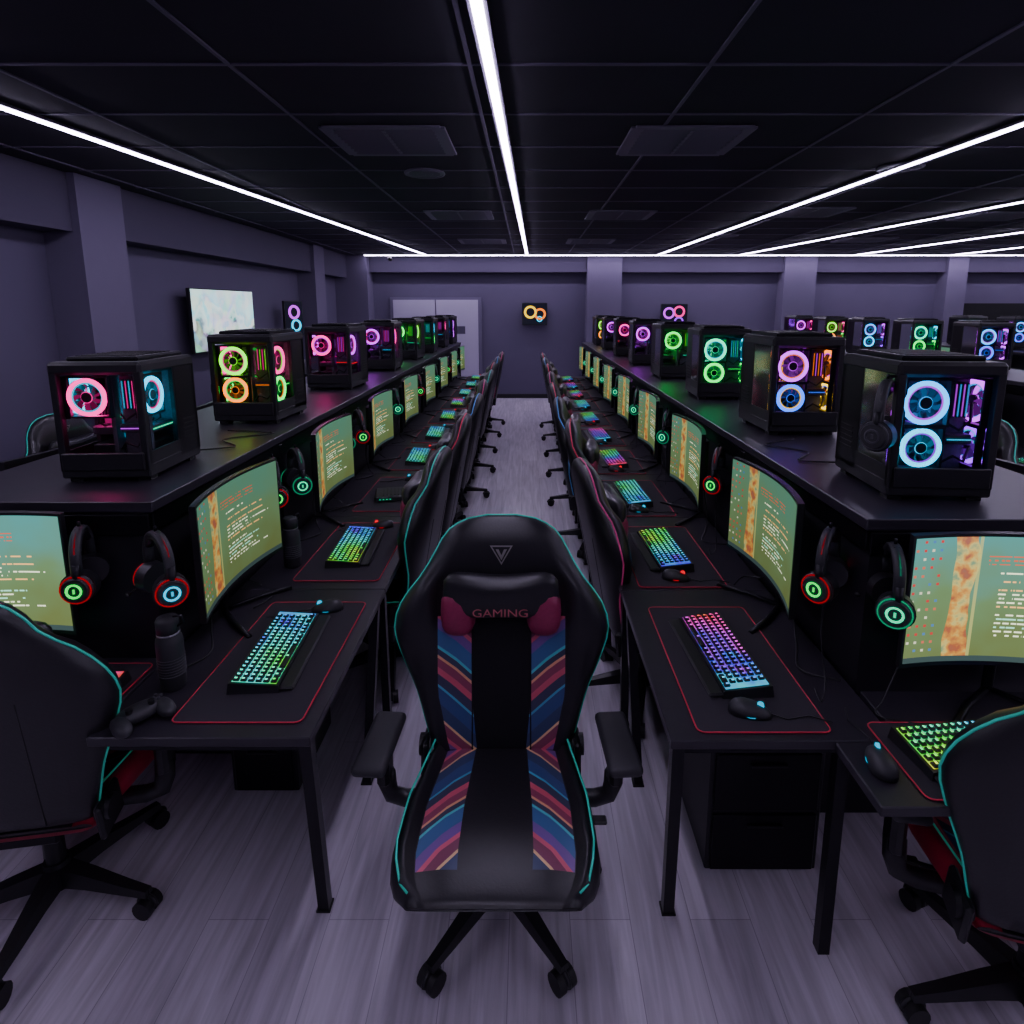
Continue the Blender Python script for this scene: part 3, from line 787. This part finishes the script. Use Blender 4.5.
# ------------------------------------------------------------------ room
XL,XR,YB,YF,ZC=-3.85,14.0,12.75,-3.0,2.95
XF=-3.55
def floor_mat():
    m,nt,out=new_mat('wood_plank_floor')
    tc=N(nt,'ShaderNodeTexCoord'); mp=N(nt,'ShaderNodeMapping'); mp.inputs['Rotation'].default_value=(0,0,PI/2)
    L(nt,tc.outputs['Object'],mp.inputs[0])
    br=N(nt,'ShaderNodeTexBrick'); br.inputs['Scale'].default_value=1; br.inputs['Mortar Size'].default_value=.0012; br.inputs['Mortar Smooth'].default_value=.3
    br.inputs['Brick Width'].default_value=1.25; br.inputs['Row Height'].default_value=.19; br.offset=.37
    br.inputs['Color1'].default_value=(.50,.455,.53,1); br.inputs['Color2'].default_value=(.61,.56,.635,1); br.inputs['Mortar'].default_value=(.28,.255,.31,1)
    L(nt,mp.outputs[0],br.inputs['Vector'])
    mp2=N(nt,'ShaderNodeMapping'); mp2.inputs['Scale'].default_value=(22,1.4,1); L(nt,tc.outputs['Object'],mp2.inputs[0])
    nz=N(nt,'ShaderNodeTexNoise'); nz.inputs['Scale'].default_value=1.5; nz.inputs['Detail'].default_value=8; nz.inputs['Distortion'].default_value=.6; L(nt,mp2.outputs[0],nz.inputs['Vector'])
    r=N(nt,'ShaderNodeMapRange'); r.inputs['From Min'].default_value=.3; r.inputs['From Max'].default_value=.7; r.inputs['To Min'].default_value=.70; r.inputs['To Max'].default_value=1.14
    L(nt,nz.outputs['Fac'],r.inputs['Value'])
    sc=N(nt,'ShaderNodeVectorMath',operation='SCALE'); L(nt,br.outputs['Color'],sc.inputs[0]); L(nt,r.outputs[0],sc.inputs['Scale'])
    b=N(nt,'ShaderNodeBsdfPrincipled'); L(nt,sc.outputs[0],b.inputs['Base Color']); b.inputs['Roughness'].default_value=.36
    L(nt,b.outputs[0],out.inputs[0]); return m
simple_box('floor',(XL,YF,-.1),(XR,YB,0),floor_mat())
simple_box('ceiling',(XL,YF,ZC),(XR,YB,ZC+.1),M_ceil)
simple_box('wall_left',(XL-.15,YF,0),(XL,YB,ZC),M_wallm)
simple_box('wall_right',(XR,YF,0),(XR+.15,YB,ZC),M_wallm)
simple_box('wall_back',(XL,YB,0),(XR,YB+.15,ZC),M_wallm)
simple_box('wall_front',(XL,YF-.15,0),(XR,YF,ZC),M_wallm)
simple_box('trim_1',(XL,YF,2.50),(XF-.06,YB,ZC-.001),M_beam)
simple_box('trim_2',(XF-.06,12.5,2.62),(XR,YB,ZC-.001),M_beam)
for (x0,x1,y0,y1) in ((XL,XF,4.95,5.50),(XL,XF,10.3,10.8),(1.22,1.92,12.42,YB),(5.2,5.85,12.42,YB),(8.5,8.9,12.42,YB),(XL,-3.2,12.3,YB),(XL,XF,-2,-1.4)):
    simple_box('column',(x0,y0,0),(x1,y1,ZC-.002),M_col)
simple_box('baseboard_left',(XL,YF,0),(XL+.015,YB,.09),M_plastic)
simple_box('baseboard_back',(XL,YB-.015,0),(XR,YB,.09),M_plastic)
simple_box('dark_opening_sheet',(8.95,12.65,0),(13.9,12.74,2.0),M_dark)  # flat near-black sheet, its darkness painted in place of a dark opening
b=MB(); b.box((0,0,1.05),(1.9,.06,2.14),M_col,.004)
for sx in(-1,1):
    b.box((sx*.445,-.03,1.04),(.87,.05,2.06),M_door,.004)
    b.cyl((sx*.07,-.06,1.0),(sx*.07,-.11,1.0),.012,M_silver,n=10); b.box((sx*.12,-.11,1.0),(.13,.015,.02),M_silver,.004)
b.box((.5,-.057,1.45),(.22,.004,.16),M_beam)
place(b.mesh('door_1'),'door_1',(-1.9,12.71,0))
b=MB()
x=XL+.45
while x<XR: b.box((x,(YF+YB)/2,ZC-.004),(.018,YB-YF-.3,.008),M_grid); x+=1.05
y=YF+.4
while y<YB-.3: b.box(((XL+XR)/2+.1,y,ZC-.0035),(XR-XL-.6,.018,.007),M_grid); y+=.68
place(b.mesh('ceiling_grid'),'ceiling_grid')
def vent(loc,w=.66,l=.62):
    b=MB()
    b.box((0,0,-.003),(w,l,.006),M_dark)
    for sx,sy,ww,ll in((0,1,w,.05),(0,-1,w,.05),(1,0,.05,l),(-1,0,.05,l)):
        b.box((sx*w/2,sy*l/2,-.010),(ww+.03,ll,.014),M_vent,.003)
    for k in range(8):
        b.box((0,-l/2+.07+k*(l-.14)/7,-.014),(w-.06,.035,.004),M_vent,0,(math.radians(-28),0,0))
    b.box((0,0,-.016),(.02,l-.05,.012),M_vent)
    place(b.mesh('ceiling_vent'),'ceiling_vent',(loc[0],loc[1],ZC))
for p in((-.85,4.05),(.98,4.05),(-.76,7.1),(1.05,7.1),(3.1,6.9),(5.4,7.2),(-.7,9.8),(1.0,9.8),(5.2,9.6),(7.4,8.0)): vent(p)
def speaker(p):
    b=MB(); b.cyl((0,0,-.014),(0,0,0),.15,M_vent,n=28); b.torus((0,0,-.012),.15,.010,(0,0,1),M_vent,n=28); b.cyl((0,0,-.018),(0,0,-.014),.12,M_grid,n=24)
    b.torus((0,0,-.017),.06,.003,(0,0,1),M_vent,n=20,m=4)
    place(b.mesh('ceiling_speaker'),'ceiling_speaker',(p[0],p[1],ZC))
for p in((-.8,4.95),(2.80,4.75),(5.6,5.6),(2.9,9.0)): speaker(p)
def strip(x0,y0,x1,y1,w=.04):
    b=MB(); d=Vector((x1-x0,y1-y0,0)); Ln=d.length
    b.box((0,0,-.008),(w+.03,Ln,.016),M_grid); b.box((0,0,-.019),(w,Ln-.01,.008),M_led)
    place(b.mesh('ceiling_light_strip'),'ceiling_light_strip',((x0+x1)/2,(y0+y1)/2,ZC-.008),rz=math.atan2(d.y,d.x)-PI/2)
YE=12.1
strip(-3.25,YF+.2,-1.97,YE); strip(-.26,YF+.2,-.0,YE); strip(3.0,YF+.2,2.55,YE); strip(5.9,YF+.2,4.15,YE)
strip(8.0,YF+.2,6.4,YE); strip(9.8,YF+.2,8.3,YE); strip(12.0,YF+.2,10.6,YE)
strip(-3.2,YE+.06,13.8,YE+.06)
def tv(name,w,h,mat,loc,rz,rings=None):
    b=MB(); b.box((0,0,0),(w,.045,h),M_plastic,.005); b.box((0,.05,0),(w*.3,.08,h*.4),M_metal)
    b.add([(-w/2+.012,-.024,-h/2+.015),(w/2-.012,-.024,-h/2+.015),(w/2-.012,-.024,h/2-.012),(-w/2+.012,-.024,h/2-.012)],[[0,1,2,3]],mat)
    if rings:
        for (rx,rz_,R,c) in rings: b.torus((rx,-.027,rz_),R,R*.22,(0,1,0),em(c,2.0),n=20,m=5)
    place(b.mesh(name),name,loc,rz=rz)
tv('wall_television',1.36,.72,M_tv,(-3.66,7.34,1.76),PI/2-math.radians(3))
tv('wall_television',.36,.54,M_tvdark,(-3.60,9.35,1.74),math.radians(64),[(0,.10,.09,'violet'),(.03,-.10,.08,'cyan')])
tv('wall_television',.52,.46,M_tvdark,(.16,12.62,1.78),0,[(-.09,.04,.11,'yellow'),(.11,0,.10,'orange'),(.10,-.10,.05,'cyan')])
tv('wall_television',.55,.48,M_tvdark,(3.05,12.62,1.75),0,[(-.11,.05,.10,'violet'),(.10,.08,.10,'pink'),(.1,-.12,.08,'purple')])
b=MB(); b.cyl((0,0,0),(0,0,-.06),.02,M_plastic); b.ell((0,-.02,-.09),(.05,.08,.045),M_plastic)
place(b.mesh('security_camera'),'security_camera',(-2.7,12.2,ZC))

# ------------------------------------------------------------------ world + camera
w=D.worlds.new('World'); C.scene.world=w; w.use_nodes=True
w.node_tree.nodes['Background'].inputs[0].default_value=(.02,.018,.03,1); w.node_tree.nodes['Background'].inputs[1].default_value=1
cam=D.cameras.new('Camera'); co=D.objects.new('Camera',cam); C.scene.collection.objects.link(co)
co.location=(0,0,1.9); co.rotation_euler=(math.radians(80),0,0)
cam.sensor_width=36; cam.lens=600/1024*36; cam.clip_start=.05
cam.shift_x=-15/1024; cam.shift_y=-98/1024
C.scene.camera=co
